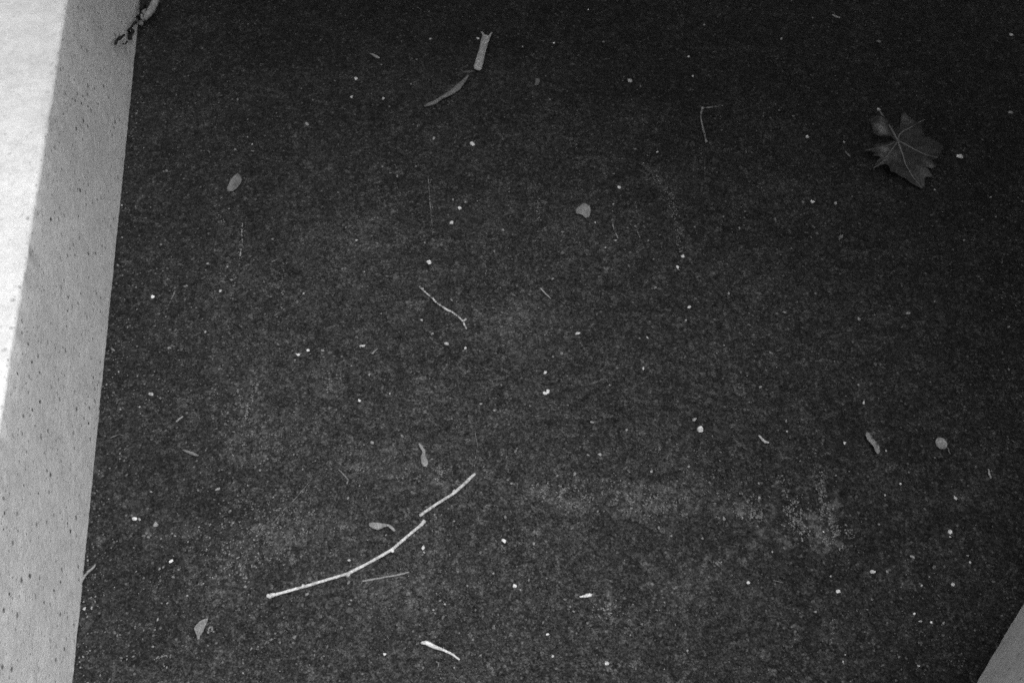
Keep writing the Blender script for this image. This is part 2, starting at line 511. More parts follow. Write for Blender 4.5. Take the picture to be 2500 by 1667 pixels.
twig('twig', [(652, 1454, 9), (662, 1453, 12), (676, 1450, 8), (744, 1431, 7.5), (800, 1414, 7.2), (851, 1399, 8), (905, 1371, 7.6), (957, 1341, 8), (994, 1309, 7.4), (1022, 1286, 7.4), (1030, 1279, 9), (1036, 1270, 10)],
     .74, 'longest pale twig, a gently curved knotty stem lying near the bottom centre', seed=1,
     knobs=[(742, 1431, -4, -5, 6), (851, 1399, -3, 9, 7), (957, 1342, 3, 6, 7), (1032, 1276, 7, -5, 7), (660, 1454, -2, 6, 7)])
twig('twig', [(1027, 1257, 9), (1036, 1250, 8), (1066, 1230, 7.6), (1106, 1205, 7.5), (1130, 1184, 8), (1152, 1163, 8), (1160, 1156, 6)],
     .68, 'shorter knotted pale twig continuing the line of the long curved twig above its end', seed=2,
     knobs=[(1108, 1203, 2, -8, 6), (1028, 1256, -3, 4, 6)])
twig('straw', [(885, 1418, 4), (892, 1417, 5), (936, 1409, 4.2), (975, 1402, 4.6), (999, 1396, 4)], .53,
     'thin straight grey straw just below the long curved twig', 'straw', 3)
twig('dry_stem', [(1028, 1569, 6), (1040, 1568, 11), (1050, 1573, 11.5), (1060, 1578, 10), (1083, 1586, 7), (1107, 1598, 6), (1122, 1610, 4.5)], .8,
     'bright white curved stem with thick left end at the bottom edge', 'stem', 4)
twig('twig', [(1024, 700, 4), (1030, 704, 6), (1040, 715, 4), (1058, 732, 5.6), (1075, 745, 4.6), (1091, 756, 6), (1105, 763, 4.2), (1118, 772, 4.6), (1131, 786, 5.2), (1139, 804, 3)], .52,
     'slim speckled grey twig running down to the right, left of centre', seed=5, mat=M_DIRTY, knobs=[(1131, 784, 8, -6, 4), (1058, 731, -2, -4, 4)])
twig('twig', [(196, 1427, 5), (201, 1416, 6), (207, 1405, 6.5), (218, 1393, 6), (227, 1386, 5.5), (234, 1377, 4)], .5,
     'small curved twig leaning out from the foot of the left wall', seed=6)
twig('straw', [(1320, 704, 3), (1332, 717, 3.4), (1345, 729, 2.6)], .5, 'short thin straw, a fine pale needle right of the speckled twig', 'straw', 7)
twig('twig', [(826, 1145, 2.5), (838, 1157, 3.5), (850, 1171, 3.2), (847, 1181, 4)], .45, 'tiny hooked stem above the club shaped seed near the long twig', seed=8)
twig('twig', [(1716, 263, 8), (1712, 275, 4), (1711, 288, 4.5), (1714, 305, 3.5), (1716, 314, 5.5), (1720, 328, 5.5), (1721, 336, 3), (1725, 347, 7)], .27,
     'dim beaded stem hanging down from a pale dot near the top right', seed=9, mat=M_DIRTY)
twig('straw', [(1719, 264, 3.5), (1742, 262, 3), (1765, 258, 2.2)], .23, 'faint straw running right from the top of the dim beaded stem', 'straw', 10, mat=M_DIRTY)
twig('straw', [(592, 545, 2.6), (590, 574, 3), (592, 592, 3), (587, 618, 3.4), (585, 633, 3)], .38, 'faint upright straw below the oval leaf on the left', 'straw', 11, mat=M_DIRTY)
twig('straw', [(428, 710, 4), (421, 726, 3), (411, 746, 3)], .3, 'dim slanting straw to the right of a bright pebble near the left wall', 'straw', 12, mat=M_DIRTY)
twig('straw', [(1493, 540, 2.4), (1499, 560, 3), (1509, 582, 3)], .32, 'left one of two faint slanting straws right of the notched leaf', 'straw', 13, mat=M_DIRTY)
twig('straw', [(1550, 551, 3), (1556, 565, 2.4), (1562, 580, 2.2)], .32, 'right one of two faint slanting straws right of the notched leaf', 'straw', 14, mat=M_DIRTY)
twig('straw', [(1157, 1146, 2.2), (1160, 1122, 2), (1164, 1104, 2.2), (1165, 1082, 1.8), (1160, 1055, 1.8)], .33, 'hair thin stem rising from the upper end of the short knotted twig', 'straw', 15, mat=M_DIRTY)
twig('straw', [(756, 1176, 2), (737, 1198, 2.2), (716, 1222, 2.4), (690, 1247, 2), (668, 1276, 2)], .33, 'faint hair thin straw sloping down left above the long twig', 'straw', 16, mat=M_DIRTY)
twig('straw', [(1045, 430, 2), (1048, 470, 2.2), (1050, 500, 2.4), (1054, 540, 2.2), (1056, 575, 1.8)], .27, 'faint long upright hair left of two bright pebbles, above centre', 'straw', 17, mat=M_DIRTY)
twig('straw', [(269, 1069, 2.4), (280, 1064, 2.8), (291, 1060, 2.2), (305, 1064, 1.8)], .34, 'short thin hair beside the left wall, halfway down', 'straw', 18, mat=M_DIRTY)
twig('straw', [(1888, 1416, 2.2), (1900, 1419, 2.4), (1912, 1422, 2)], .36, 'short flat hair right of the bottom centre', 'straw', 19)
twig('twig', [(2413, 1145, 4), (2415, 1156, 4.4), (2419, 1167, 4)], .4, 'stubby upright stick near the right edge, right of the round disc', seed=20)
twig('twig', [(430, 1030, 4.5), (438, 1023, 5.6), (447, 1016, 4)], .52, 'stubby pale stick, upper one of two bits right of the left wall', seed=21)
twig('seed_husk', [(446, 1098, 3), (455, 1101, 6.5), (468, 1106, 8.5), (478, 1110, 7), (485, 1112, 3)], .48, 'pale spindle shaped husk, lower one of two bits right of the left wall', 'husk', 22)
twig('seed_husk', [(903, 131, 2), (912, 135, 5), (920, 140, 7), (927, 142, 3)], .36, 'dim pointed husk left of the pale stub at the top', 'husk', 23)
twig('twig', [(1853, 1063, 5), (1860, 1071, 5.5), (1868, 1079, 7), (1877, 1080, 4)], .56, 'small pale stick with thick lower end left of the curled leaf', seed=24)
twig('seed_husk', [(1415, 1456, 3), (1425, 1455, 6), (1434, 1453, 10), (1441, 1452, 9), (1445, 1451, 4)], .86, 'bright white teardrop husk near the bottom centre right', 'husk', 25)
twig('seed_husk', [(2032, 37, 3), (2040, 41, 4.5), (2052, 44, 2.5)], .34, 'thin pale husk at the top edge toward the right', 'husk', 26)
twig('straw', [(662, 640, 3), (671, 636, 4), (679, 632, 2.6)], .34, 'tiny dash of straw right of the upright straw below the oval leaf', 'straw', 27)
twig('seed_husk', [(909, 864, 5.5), (914, 858, 3), (922, 851, 2.4)], .5, 'tiny comma shaped bit below the centre left', 'husk', 28)
twig('seed_husk', [(2064, 370, 2.6), (2070, 377, 4.5), (2076, 383, 3)], .26, 'dim slanting bit left of the big lobed leaf', 'husk', 29)
twig('straw', [(1064, 1614, 3), (1070, 1617, 3.4), (1071, 1624, 3), (1068, 1628, 2)], .42, 'small hooked bit under the bright white curved stem', 'straw', 30)

# ---- leaves: an outline of the photograph laid on the ground, with thickness and curl
def leaf_blade(name, outline, centre, zfun, thick=.0006, rings=5, dens=2):
    pts = []
    n = len(outline)
    for i in range(n):
        a, c = outline[i], outline[(i + 1) % n]
        for s in range(dens):
            jx, jy = noise.noise(Vector((a[0] * .9, a[1] * .9, s * 3.1))), noise.noise(Vector((a[1] * .9, s * 2.7, a[0] * .9)))
            pts.append((a[0] + (c[0] - a[0]) * s / dens + jx * 1.1, a[1] + (c[1] - a[1]) * s / dens + jy * 1.1))
    V, Fc = [], []
    N = len(pts)
    z = zfun(centre[0], centre[1], 0.0)
    V.append(at(centre[0], centre[1], z))
    for r in range(1, rings + 1):
        t = r / rings
        for (x, y) in pts:
            px = centre[0] + (x - centre[0]) * t; py = centre[1] + (y - centre[1]) * t
            V.append(at(px, py, zfun(px, py, t)))
    for k in range(N): Fc.append((0, 1 + k, 1 + (k + 1) % N))
    for r in range(rings - 1):
        for k in range(N):
            a = 1 + r * N + k; c = 1 + r * N + (k + 1) % N
            Fc.append((a, c, c + N, a + N))
    top = len(V)
    V = V + [p - Vector((0, 0, thick)) for p in V]
    Fc = Fc + [tuple(i + top for i in reversed(q)) for q in Fc]
    base = 1 + (rings - 1) * N
    for k in range(N):
        a = base + k; c = base + (k + 1) % N
        Fc.append((a, a + top, c + top, c))
    o0 = at(centre[0], centre[1], 0)
    return mesh(name, [p - o0 for p in V], Fc), o0

# the lobed leaf at the upper right
def mp(x, y): return (2060 + x * .17857, 220 + y * .17857)
MAPLE = [mp(*p) for p in [(700, 560), (770, 450), (785, 335), (835, 275), (862, 340), (930, 385), (990, 445), (1040, 425), (1118, 398), (1062, 470), (1075, 560), (1120, 640), (1200, 645),
         (1290, 690), (1375, 790), (1320, 850), (1292, 925), (1200, 965), (1235, 1005), (1295, 1020), (1205, 1075), (1140, 1050), (1180, 1120), (1255, 1215), (1160, 1180),
         (1100, 1200), (1110, 1280), (1078, 1352), (1000, 1310), (920, 1270), (850, 1210), (780, 1180), (700, 1120), (640, 1115), (622, 1040), (570, 1008), (500, 1030), (395, 1075),
         (430, 1000), (510, 970), (520, 930), (480, 900), (385, 895), (440, 850), (370, 840), (275, 822), (380, 780), (430, 740), (560, 740), (650, 730), (712, 700),
         (650, 632), (560, 618), (480, 630), (410, 590), (390, 520), (360, 430), (275, 398), (370, 390), (450, 350), (530, 350), (600, 400), (650, 500)]]
MC = mp(735, 680)
def maple_z(x, y, t):
    dx, dy = x - MC[0], y - MC[1]
    th = math.atan2(-dy, dx)
    lift = .003 + .004 * t * t * (1 + .8 * math.sin(3 * th + .4)) + .003 * t * noise.noise(Vector((x * .03, y * .03, 2)))
    if dx < -8 and dy > 12: lift += .009 * t * t                     # curled lower left edge
    if dx < -20 and -60 < dy < 0: lift += .009 * t * t
    return max(.0015, lift)
# pale spots painted where the curled-up blade catches light: x, y, radius, strength
LIT_SPOTS = [mp(480, 570) + (17, 1.0), mp(500, 440) + (14, .45), mp(490, 1000) + (15, 1.0), mp(620, 1080) + (10, .8), mp(540, 870) + (16, .6), mp(1180, 1050) + (9, .7), mp(1040, 1310) + (12, .5),
          mp(1080, 430) + (9, .7), mp(640, 900) + (20, .25), mp(880, 400) + (16, .3), mp(1100, 1150) + (18, .25)]
maple = thing('lobed_leaf', at(MC[0], MC[1]), 'large dark lobed maple leaf with raised veins at the upper right', 'leaf')
me, o0 = leaf_blade('blade', MAPLE, MC, maple_z, rings=6, dens=3)
bl = me.attributes.new('lit_spots', 'FLOAT', 'POINT')
for i_, vv in enumerate(me.vertices):
    w_ = vv.co + o0
    bl.data[i_].value = max(st * max(0, 1 - ((w_ - at(x, y)).length / (r * mpp(x, y) * 1.5)) ** 1.5) for (x, y, r, st) in LIT_SPOTS)
obj('blade', me, M_LEAF, maple)
def leaf_vein(name, pxs, w0, w1, extra=.0008, mat=M_VEIN):
    P3, Rr = [], []
    tot = len(pxs) - 1
    for i, (x, y) in enumerate(pxs):
        far = min(1.0, math.hypot(x - MC[0], y - MC[1]) / 85)
        P3.append(at(x, y, maple_z(x, y, far) + extra) - o0)
        w = w0 + (w1 - w0) * i / tot
        Rr.append(w / 2 * mpp(x, y))
    v, f = tube(P3, Rr, 6)
    return obj(name, mesh(name, v, f), mat, maple)
leaf_vein('petiole', [mp(*p) for p in [(735, 690), (690, 610), (650, 530), (600, 450), (520, 330), (478, 272)]], 6, 4)
leaf_vein('vein', [mp(*p) for p in [(735, 690), (760, 760), (800, 870), (850, 1030), (940, 1180), (1060, 1330)]], 5.5, 1.6)
leaf_vein('vein', [mp(*p) for p in [(740, 695), (840, 745), (980, 820), (1100, 880), (1280, 925)]], 4.5, 1.5)
leaf_vein('vein', [mp(*p) for p in [(738, 680), (760, 610), (820, 560), (900, 520), (1000, 460), (1105, 405)]], 4, 1.5)
leaf_vein('vein', [mp(*p) for p in [(732, 700), (690, 775), (630, 850), (560, 950), (490, 1015), (405, 1068)]], 4, 1.5)
leaf_vein('vein', [mp(*p) for p in [(720, 690), (650, 735), (560, 770), (430, 800), (300, 820)]], 2.6, 1.2)
pt = at(2145, 268)
v, f = tube([at(2147, 271, .006) - o0, at(2145, 268, .007) - o0, at(2143, 265, .006) - o0], [.0022, .0034, .002], 8, .1)
colour(obj('petiole_tip', mesh('petiole_tip', v, f), M_DRY, maple), .8)

def flat_leaf(name, outline, centre, b, label, curl=.004, cat='leaf', vein=None, seed=0, group=None):
    def zf(x, y, t): return .0012 + curl * t * t * (.6 + noise.noise(Vector((x * .06 + seed, y * .06, seed)))) + .0006
    me, o0 = leaf_blade('blade', outline, centre, zf, rings=4, dens=3)
    g = grey(b, *centre)
    if not vein:
        me.name = name
        return colour(tag(obj(name, me, M_DRY, loc=o0), label, cat, group), g)
    t = thing(name, o0, label, cat, group)
    colour(obj('blade', me, M_DRY, t), g)
    P3 = [at(x, y, zf(x, y, .5 if 0 < i < len(vein) - 1 else 1.0) + .0005) - o0 for i, (x, y) in enumerate(vein)]
    v, f = tube(P3, [1.6 * mpp(*centre) / 2] * len(P3), 6)
    colour(obj('midrib', mesh('midrib', v, f), M_DRY, t), min(.88, g * 1.25))
    return t
flat_leaf('small_leaf', [(580, 422), (588, 430), (590, 441), (586, 450), (577, 460), (567, 467), (555, 466), (553, 460), (559, 448), (563, 438), (571, 429)], (572, 446), .37,
          'small oval pale leaf right of the wall at the upper left', seed=1, vein=[(580, 424), (572, 446), (558, 464)])
flat_leaf('small_leaf', [(1426, 495), (1440, 503), (1443, 515), (1439, 528), (1430, 533), (1422, 525), (1414, 522), (1407, 522), (1405, 513), (1411, 505)], (1427, 512), .39,
          'roundish pale leaf with a bite out of its lower side, upper centre', seed=2)
flat_leaf('small_leaf', [(508, 1509), (506, 1517), (501, 1526), (497, 1537), (493, 1545), (488, 1553), (488, 1559), (482, 1561), (480, 1549), (476, 1539), (474, 1532), (480, 1523), (488, 1516), (499, 1510)], (489, 1532), .5,
          'pale folded half leaf with a straight right side near the bottom left', .007, seed=3, vein=[(506, 1511), (497, 1526), (485, 1558)])
flat_leaf('curled_leaf', [(2117, 1054), (2123, 1056), (2130, 1068), (2138, 1078), (2146, 1086), (2147, 1094), (2149, 1101), (2143, 1107), (2137, 1101), (2134, 1091), (2127, 1083), (2118, 1072), (2113, 1062)], (2131, 1081), .38,
          'narrow grey leaf bent in the middle, left of the round disc', .009, seed=4)
flat_leaf('leaf_scrap', [(1308, 192), (1316, 191), (1318, 199), (1314, 207), (1305, 209), (1307, 202)], (1311, 200), .27, 'dim torn leaf scrap at the top centre', seed=5, cat='leaf scrap')
flat_leaf('leaf_scrap', [(2049, 588), (2047, 580), (2052, 573), (2059, 573), (2058, 580), (2052, 584)], (2053, 579), .28, 'dim torn leaf scrap below the big lobed leaf', seed=6, cat='leaf scrap')
flat_leaf('leaf_scrap', [(844, 1489), (851, 1481), (862, 1483), (864, 1491), (855, 1497), (846, 1495)], (854, 1489), .31, 'faint leaf scrap below the long twig', .002, seed=7, cat='leaf scrap')
flat_leaf('leaf_scrap', [(1159, 164 + 10), (1152, 172), (1138, 173), (1128, 176), (1136, 178), (1150, 177)], (1142, 175), .22, 'faint thin scrap between the pale stub and the bark strip', .002, seed=8, cat='leaf scrap')

# round flat disc with a thread-like tail
def disc():
    c = at(2297.5, 1082.5); k = mpp(2297.5, 1082.5); r = 14 * k
    t = thing('round_disc', c, 'round flat pale disc the size of a coin at the right', 'disc')
    prof = [(0, .0022), (.45, .0024), (.8, .0021), (.94, .0024), (1.0, .0016), (1.0, .0004), (.9, .0)]
    N = 28; V, Fc = [], []
    for (u, z) in prof:
        for a in range(N):
            th = 2 * math.pi * a / N
            rr = r * u * (1 + .025 * noise.noise(Vector((math.cos(th) * 1.6, math.sin(th) * 1.6, 4))))
            V.append(Vector((rr * math.cos(th), rr * math.sin(th) * 1.14, z)))
    for i in range(len(prof) - 1):
        for a in range(N):
            q = i * N + a; w = i * N + (a + 1) % N
            Fc.append((q, w, w + N, q + N))
    colour(obj('plate', mesh('plate', V, Fc), M_DRY, t), grey(.37, 2297, 1082))
    me, oo = twig_mesh('tail', [(2311, 1091, 2), (2316, 1095, 3), (2316, 1101, 2.6), (2320, 1108, 1.6)], 5)
    colour(obj('tail', me, M_DRY, t, loc=oo - c), grey(.3, 2297, 1082))
disc()

# club-shaped winged seeds
def club(name, body, tail, b, label, seed):
    x, y = body[len(body) // 2][:2]
    o = at(x, y)
    t = thing(name, o, label, 'seed')
    for nm, pts in (('body', body), ('tail', tail)):
        me, oo = twig_mesh(nm, pts, seed, sides=10)
        for vv in me.vertices: vv.co.z *= .55
        colour(obj(nm, me, M_DRY, t, loc=oo - o), grey(b, x, y))
    return t
club('club_seed', [(902, 1277, 5), (906, 1279, 13), (913, 1281, 18), (921, 1282, 19), (929, 1282, 16), (936, 1281, 11), (942, 1281, 8)],
     [(941, 1281, 8), (947, 1281, 6), (952, 1284, 7), (958, 1289, 8), (964, 1295, 5)], .53,
     'club shaped pale seed with a bent tail, just above the long curved twig', 1)
club('club_seed', [(1039, 1136, 7), (1038, 1133, 14), (1037, 1127, 18), (1034, 1119, 16), (1033, 1112, 11), (1034, 1106, 8)],
     [(1034, 1107, 7), (1035, 1100, 8), (1030, 1093, 8), (1026, 1087, 6.5), (1023, 1081, 4)], .52,
     'club shaped pale seed standing upright with its tail up, above the short knotted twig', 2)

# flattened pale stub with a forked end, and the bark strip below it
def ribbon(name, pts, thick, b, label, cat, seed, arch=.003, forks=()):
    """pts: (x, y, width px): a flat strip of some thickness, arched across"""
    V, Fc = [], []
    o0 = at(*pts[0][:2])
    K = 5
    rn = random.Random(seed)
    P = []
    for i in range(len(pts) - 1):
        for s in range(4):
            f = s / 4
            P.append(tuple(pts[i][j] + (pts[i + 1][j] - pts[i][j]) * f for j in range(3)))
    P.append(pts[-1])
    n = len(P)
    for i, (x, y, w) in enumerate(P):
        a, c = P[max(i - 1, 0)], P[min(i + 1, n - 1)]
        dx, dy = c[0] - a[0], c[1] - a[1]; L = math.hypot(dx, dy)
        nx, ny = -dy / L, dx / L
        z0 = arch * noise.noise(Vector((i * .35, seed, 0))) + arch
        for side in (1, 0):
            for k in range(K):
                u = (k / (K - 1) - .5) * w * rn.uniform(.94, 1.06)
                z = z0 + arch * (1 - (2 * k / (K - 1) - 1) ** 2) + (thick if side else 0)
                V.append(at(x + nx * u, y + ny * u, z) - o0)
    M = 2 * K
    for i in range(n - 1):
        for k in range(K - 1):
            a = i * M + k
            Fc.append((a, a + 1, a + 1 + M, a + M))
            a += K
            Fc.append((a + 1, a, a + M, a + 1 + M))
        a = i * M; Fc.append((a, a + M, a + K + M, a + K))
        a = i * M + K - 1; Fc.append((a + M, a, a + K, a + K + M))
    for e in (0, (n - 1) * M):
        for k in range(K - 1): Fc.append((e + k, e + k + 1, e + K + k + 1, e + K + k))
    g = grey(b, *P[n // 2][:2])
    me = mesh(name, V, Fc)
    if not forks:
        return colour(tag(obj(name, me, M_DRY, loc=o0), label, cat), g)
    t = thing(name, o0, label, cat)
    me.name = 'strip'
    colour(obj('strip', me, M_DRY, t), g)
    for pp in forks:
        fm, oo = twig_mesh('splinter', [(*q, .003) for q in pp], seed, sides=6)
        colour(obj('splinter', fm, M_DRY, t, loc=oo - o0), g)
    return t
ribbon('broken_stalk', [(1164, 171, 13), (1166, 166, 20), (1171, 148, 19), (1177, 126, 17), (1182, 106, 18), (1187, 90, 20), (1188, 86, 18)], .0025, .37,
       'flat pale stub of stalk with a forked upper end near the top centre', 'stalk', 1, .002,
       forks=[[(1183, 90, 7), (1179, 83, 6), (1175, 78, 3)], [(1195, 90, 6), (1198, 84, 5), (1201, 80, 3)]])
ribbon('bark_strip', [(1036, 260, 4), (1043, 257, 8), (1060, 251, 10), (1081, 237, 8), (1099, 228, 12), (1118, 214, 15), (1134, 196, 9), (1144, 184, 3)], .0018, .30,
      'narrow twisted grey bark strip slanting below the pale stub', 'bark strip', 2, .004)

# dry plant remains against the left wall at the top
def lean(x, y, gap):
    """a point on the line of sight, gap metres in front of the wall's face"""
    d = ray(x, y)
    off = WA.dot(WN) + gap
    return Vector((0, 0, CAM_H)) + d * (off / d.dot(WN))
dp = thing('withered_plant', at(350, 30), 'withered plant with black leaf shreds leaning on the wall at the top left', 'plant')
dpo = dp.location.copy()
me, oo = twig_mesh('stalk', [(384, -6, 15, .01), (376, 12, 17, .012), (369, 26, 18, .014), (361, 37, 15, .012), (354, 46, 11, .01), (349, 51, 6, .008)], 9, sides=9)
colour(obj('stalk', me, M_DRY, dp, loc=oo - dpo), grey(.34, 420, 60))
me, oo = twig_mesh('stalk', [(356, 24, 5, .012), (350, 30, 9, .014), (354, 36, 8, .012)], 10, sides=8)
colour(obj('stalk', me, M_DRY, dp, loc=oo - dpo), grey(.30, 420, 60))
me, oo = twig_mesh('stalk', [(346, 37, 6, .014), (345, 43, 8, .014), (350, 49, 7, .01)], 11, sides=8)
colour(obj('stalk', me, M_DRY, dp, loc=oo - dpo), grey(.33, 420, 60))
me, oo = twig_mesh('seed_head', [(338, 52, 6, .012), (341, 55, 12, .012), (345, 58, 11, .01), (347, 62, 5, .008)], 12, sides=9)
colour(obj('seed_head', me, M_DRY, dp, loc=oo - dpo), grey(.34, 420, 60))
def shred(pts, w, seed):
    rn = random.Random(seed)
    P3 = [lean(x, y, .004 + .010 * rn.random()) - dpo for x, y in pts]
    k = mpp(*pts[0])
    v, f = tube(P3, [w * k * rn.uniform(.35, .6) for _ in P3], 5, .35, rnd=rn)
    return obj('leaf_shred', mesh('leaf_shred', v, f), M_DARKLEAF, dp)
shred([(349, 4), (350, 12), (347, 20), (343, 27)], 11, 1)
shred([(340, 39), (337, 44), (339, 48)], 9, 2)
shred([(331, 55), (325, 61), (319, 69), (314, 75)], 7, 3)
shred([(314, 72), (316, 80), (317, 90), (315, 97)], 7, 4)
shred([(324, 75), (321, 86), (319, 96)], 7, 5)
shred([(303, 86), (297, 91), (290, 95)], 8, 6)
shred([(289, 95), (284, 99), (282, 107)], 7, 7)
shred([(310, 102), (306, 108), (300, 108)], 4, 8)

# ring-like husk beside the folded half leaf
t = thing('ring_husk', at(514, 1535), 'small broken ring shaped husk right of the folded half leaf', 'husk')
for pts, sd_ in (([(510, 1541, 4), (509, 1535, 4.5), (513, 1530, 5), (518, 1531, 5.5), (518, 1537, 5), (516, 1541, 3.5)], 1), ([(506, 1540, 4), (508, 1543, 6), (511, 1545, 4)], 2), ([(520, 1542, 4), (523, 1540, 5)], 3)):
    me, oo = twig_mesh('shell', pts, sd_, sides=7)
    colour(obj('shell', me, M_DRY, t, loc=oo - t.location), grey(.5, 514, 1535))

# ------------------------------------------------------------------ loose chips and pebbles
def pebble_mesh(i):
    rn = random.Random(100 + i)
    bm = bmesh.new()
    bmesh.ops.create_icosphere(bm, subdivisions=2, radius=1.0)
    cuts = [(Vector((rn.gauss(0, 1), rn.gauss(0, 1), rn.gauss(0, .5))).normalized(), rn.uniform(.45, .85)) for _ in range(9)]
    for vv in bm.verts:
        for nrm, dd in cuts:
            e = vv.co.dot(nrm)
            if e > dd: vv.co -= nrm * (e - dd)
        vv.co *= 1 + .10 * noise.noise(vv.co * 2 + Vector((i * 3, 0, 0)))
        vv.co.z = vv.co.z * .8 + .55
    me = bpy.data.meshes.new('pebble')
    bm.to_mesh(me); bm.free()
    me.materials.append(M_CHIP)
    for p in me.polygons: p.use_smooth = True
    return shade(me, 18)
PEB = [pebble_mesh(i) for i in range(10)]

# distinct chips: x, y, radius, brightness, stretch, tilt, name, label
NAMED = [
 (1709, 1048, 8.3, 1.0, 1.15, -60, 'pebble', 'brightest white angular pebble, right of the centre'),
 (1047, 641, 7.2, .97, 1.0, 0, 'pebble', 'bright white rounded pebble above the slim speckled twig'),
 (1122, 509, 5.4, .88, 1.0, 0, 'pebble', 'white pebble, upper one of a close pair above centre'),
 (1102, 545, 6.2, .66, 1.2, 20, 'stone_chip', 'grey angular chip, lower one of a close pair above centre'),
 (1231, 1321, 6.6, .95, 1.15, 0, 'pebble', 'bright white angular pebble right of the long twig'),
 (2342, 383, 6.5, .84, 1.7, -22, 'pebble', 'oblong white pebble right of the big lobed leaf'),
 (1982, 494, 5.0, .97, 1.35, -15, 'pebble', 'small bright white oval pebble lower left of the big lobed leaf'),
 (2319, 1299, 5.0, .93, 1.5, 85, 'pebble', 'upright white oval pebble below the round disc near the right edge'),
 (373, 725, 5.0, .93, 1.2, 15, 'pebble', 'bright white pebble nearest the left wall, left of a dim straw'),
 (1338, 956, 5.2, .9, 1.2, 80, 'pebble', 'bright chip, right one of a touching pair at the centre'),
 (1330, 960, 4.6, .8, 1.5, -10, 'stone_chip', 'flat chip, left one of a touching pair at the centre'),
 (1330, 910, 4.2, .66, 1.7, 60, 'stone_chip', 'wedge shaped chip just above a touching pair at the centre'),
 (752, 856, 4.0, .92, 1.3, 80, 'pebble', 'bright white grain, right one of two left of centre'),
 (728, 866, 4.0, .76, 1.9, -8, 'stone_chip', 'flat white flake, left one of two left of centre'),
 (886, 845, 3.6, .66, 2.6, 12, 'stone_chip', 'thin pale flake lying flat below the end of the speckled twig, left'),
 (1090, 839, 4.4, .64, 1.6, -30, 'stone_chip', 'pointed pale chip below the lower end of the speckled twig'),
 (878, 979, 4.4, .72, 1.3, 100, 'pebble', 'pale oval grain above the upright club shaped seed, to its left'),
 (328, 1266, 5.0, .82, 1.6, -5, 'pebble', 'oblong white pebble with a small grain beside it near the left wall'),
 (381, 1280, 6.6, .56, 1.2, 0, 'stone_chip', 'grey rough crumb right of an oblong white pebble near the left wall'),
 (419, 1370, 4.4, .97, 1.4, 28, 'pebble', 'bright white oval grain in the lower left'),
 (1256, 1430, 5.2, .8, 1.1, 0, 'pebble', 'pale round pebble at the bottom centre, right of the thin straw'),
 (1480, 1619, 6.6, .68, 1.1, 60, 'stone_chip', 'grey rough pebble at the bottom edge right of centre'),
 (1033, 1337, 4.2, .72, 1.8, 88, 'stone_chip', 'upright pale chip below the upper end of the long twig'),
 (939, 1596, 4.0, .78, 1.5, -35, 'pebble', 'pale oval grain left of the bright white curved stem'),
 (1337, 1548, 4.0, .82, 1.2, 45, 'pebble', 'small white grain, upper one of two near the bottom centre'),
 (1349, 1601, 3.6, .72, 1.2, 30, 'pebble', 'small white grain, lower one of two near the bottom centre'),
 (2061, 1082, 4.8, .8, 1.0, 0, 'pebble', 'small round white grain left of the narrow bent leaf'),
 (1511, 458, 4.6, .82, 1.2, -20, 'pebble', 'white grain upper right of the leaf with a bite'),
 (1667, 626, 4.9, .76, 1.2, -40, 'pebble', 'white grain, upper one of two right of the centre top'),
 (1654, 653, 4.2, .6, 1.2, 90, 'pebble', 'grey grain, lower one of two right of the centre top'),
 (1153, 352, 5.0, .56, 1.7, -40, 'stone_chip', 'oval grey chip below the bark strip'),
 (1537, 198, 6.0, .42, 1.2, -30, 'stone_chip', 'dim grey crumb at the top centre, right of a torn leaf scrap'),
 (869, 193, 4.6, .5, 1.1, 0, 'pebble', 'dim round grain, upper one of two left of the bark strip'),
 (858, 238, 4.8, .48, 1.1, 0, 'pebble', 'dim round grain, lower one of two left of the bark strip'),
 (936, 242, 3.8, .46, 1.4, 100, 'pebble', 'dim grain between the bark strip and two round grains'),
 (1970, 335, 5.2, .48, 1.1, 0, 'pebble', 'grey grain left of the big lobed leaf'),
 (2467, 87, 5.0, .36, 1.2, -40, 'pebble', 'dim grain in the top right corner'),
 (749, 303, 4.4, .38, 1.8, -50, 'stone_chip', 'dim slanted chip in the upper left'),
 (2130, 1395, 4.6, .62, 1.7, 8, 'stone_chip', 'flat pale chip in the lower right'),
 (2046, 1444, 5.6, .62, 1.1, 0, 'stone_chip', 'rough grey crumb left of a flat pale chip in the lower right'),
 (2326, 1427, 4.6, .72, 1.2, 70, 'pebble', 'pale grain below the upright white oval pebble at the right'),
 (2332, 1215, 4.0, .48, 1.7, -60, 'stone_chip', 'slanted grey chip between the round disc and the upright white pebble'),
 (1826, 1422, 4.6, .68, 1.2, 80, 'pebble', 'pale grain left of a short flat hair at the bottom right of centre'),
 (206, 1486, 4.6, .74, 1.3, 10, 'pebble', 'pale grain touching the foot of the left wall near the bottom'),
 (533, 1194, 4.4, .54, 1.9, 38, 'stone_chip', 'slanted grey flake left of the faint sloping straw'),
 (369, 962, 4.8, .62, 1.5, -35, 'stone_chip', 'pale chip with a trail of crumbs right of the left wall'),
 (719, 1556, 5.6, .46, 1.2, 30, 'stone_chip', 'grey crumb at the bottom left of centre'),
 (1682, 750, 3.6, .6, 1.7, 40, 'stone_chip', 'slanted pale chip right of centre'),
 (1410, 814, 3.6, .62, 2.0, 15, 'stone_chip', 'thin pale flake at the very centre right'),
]
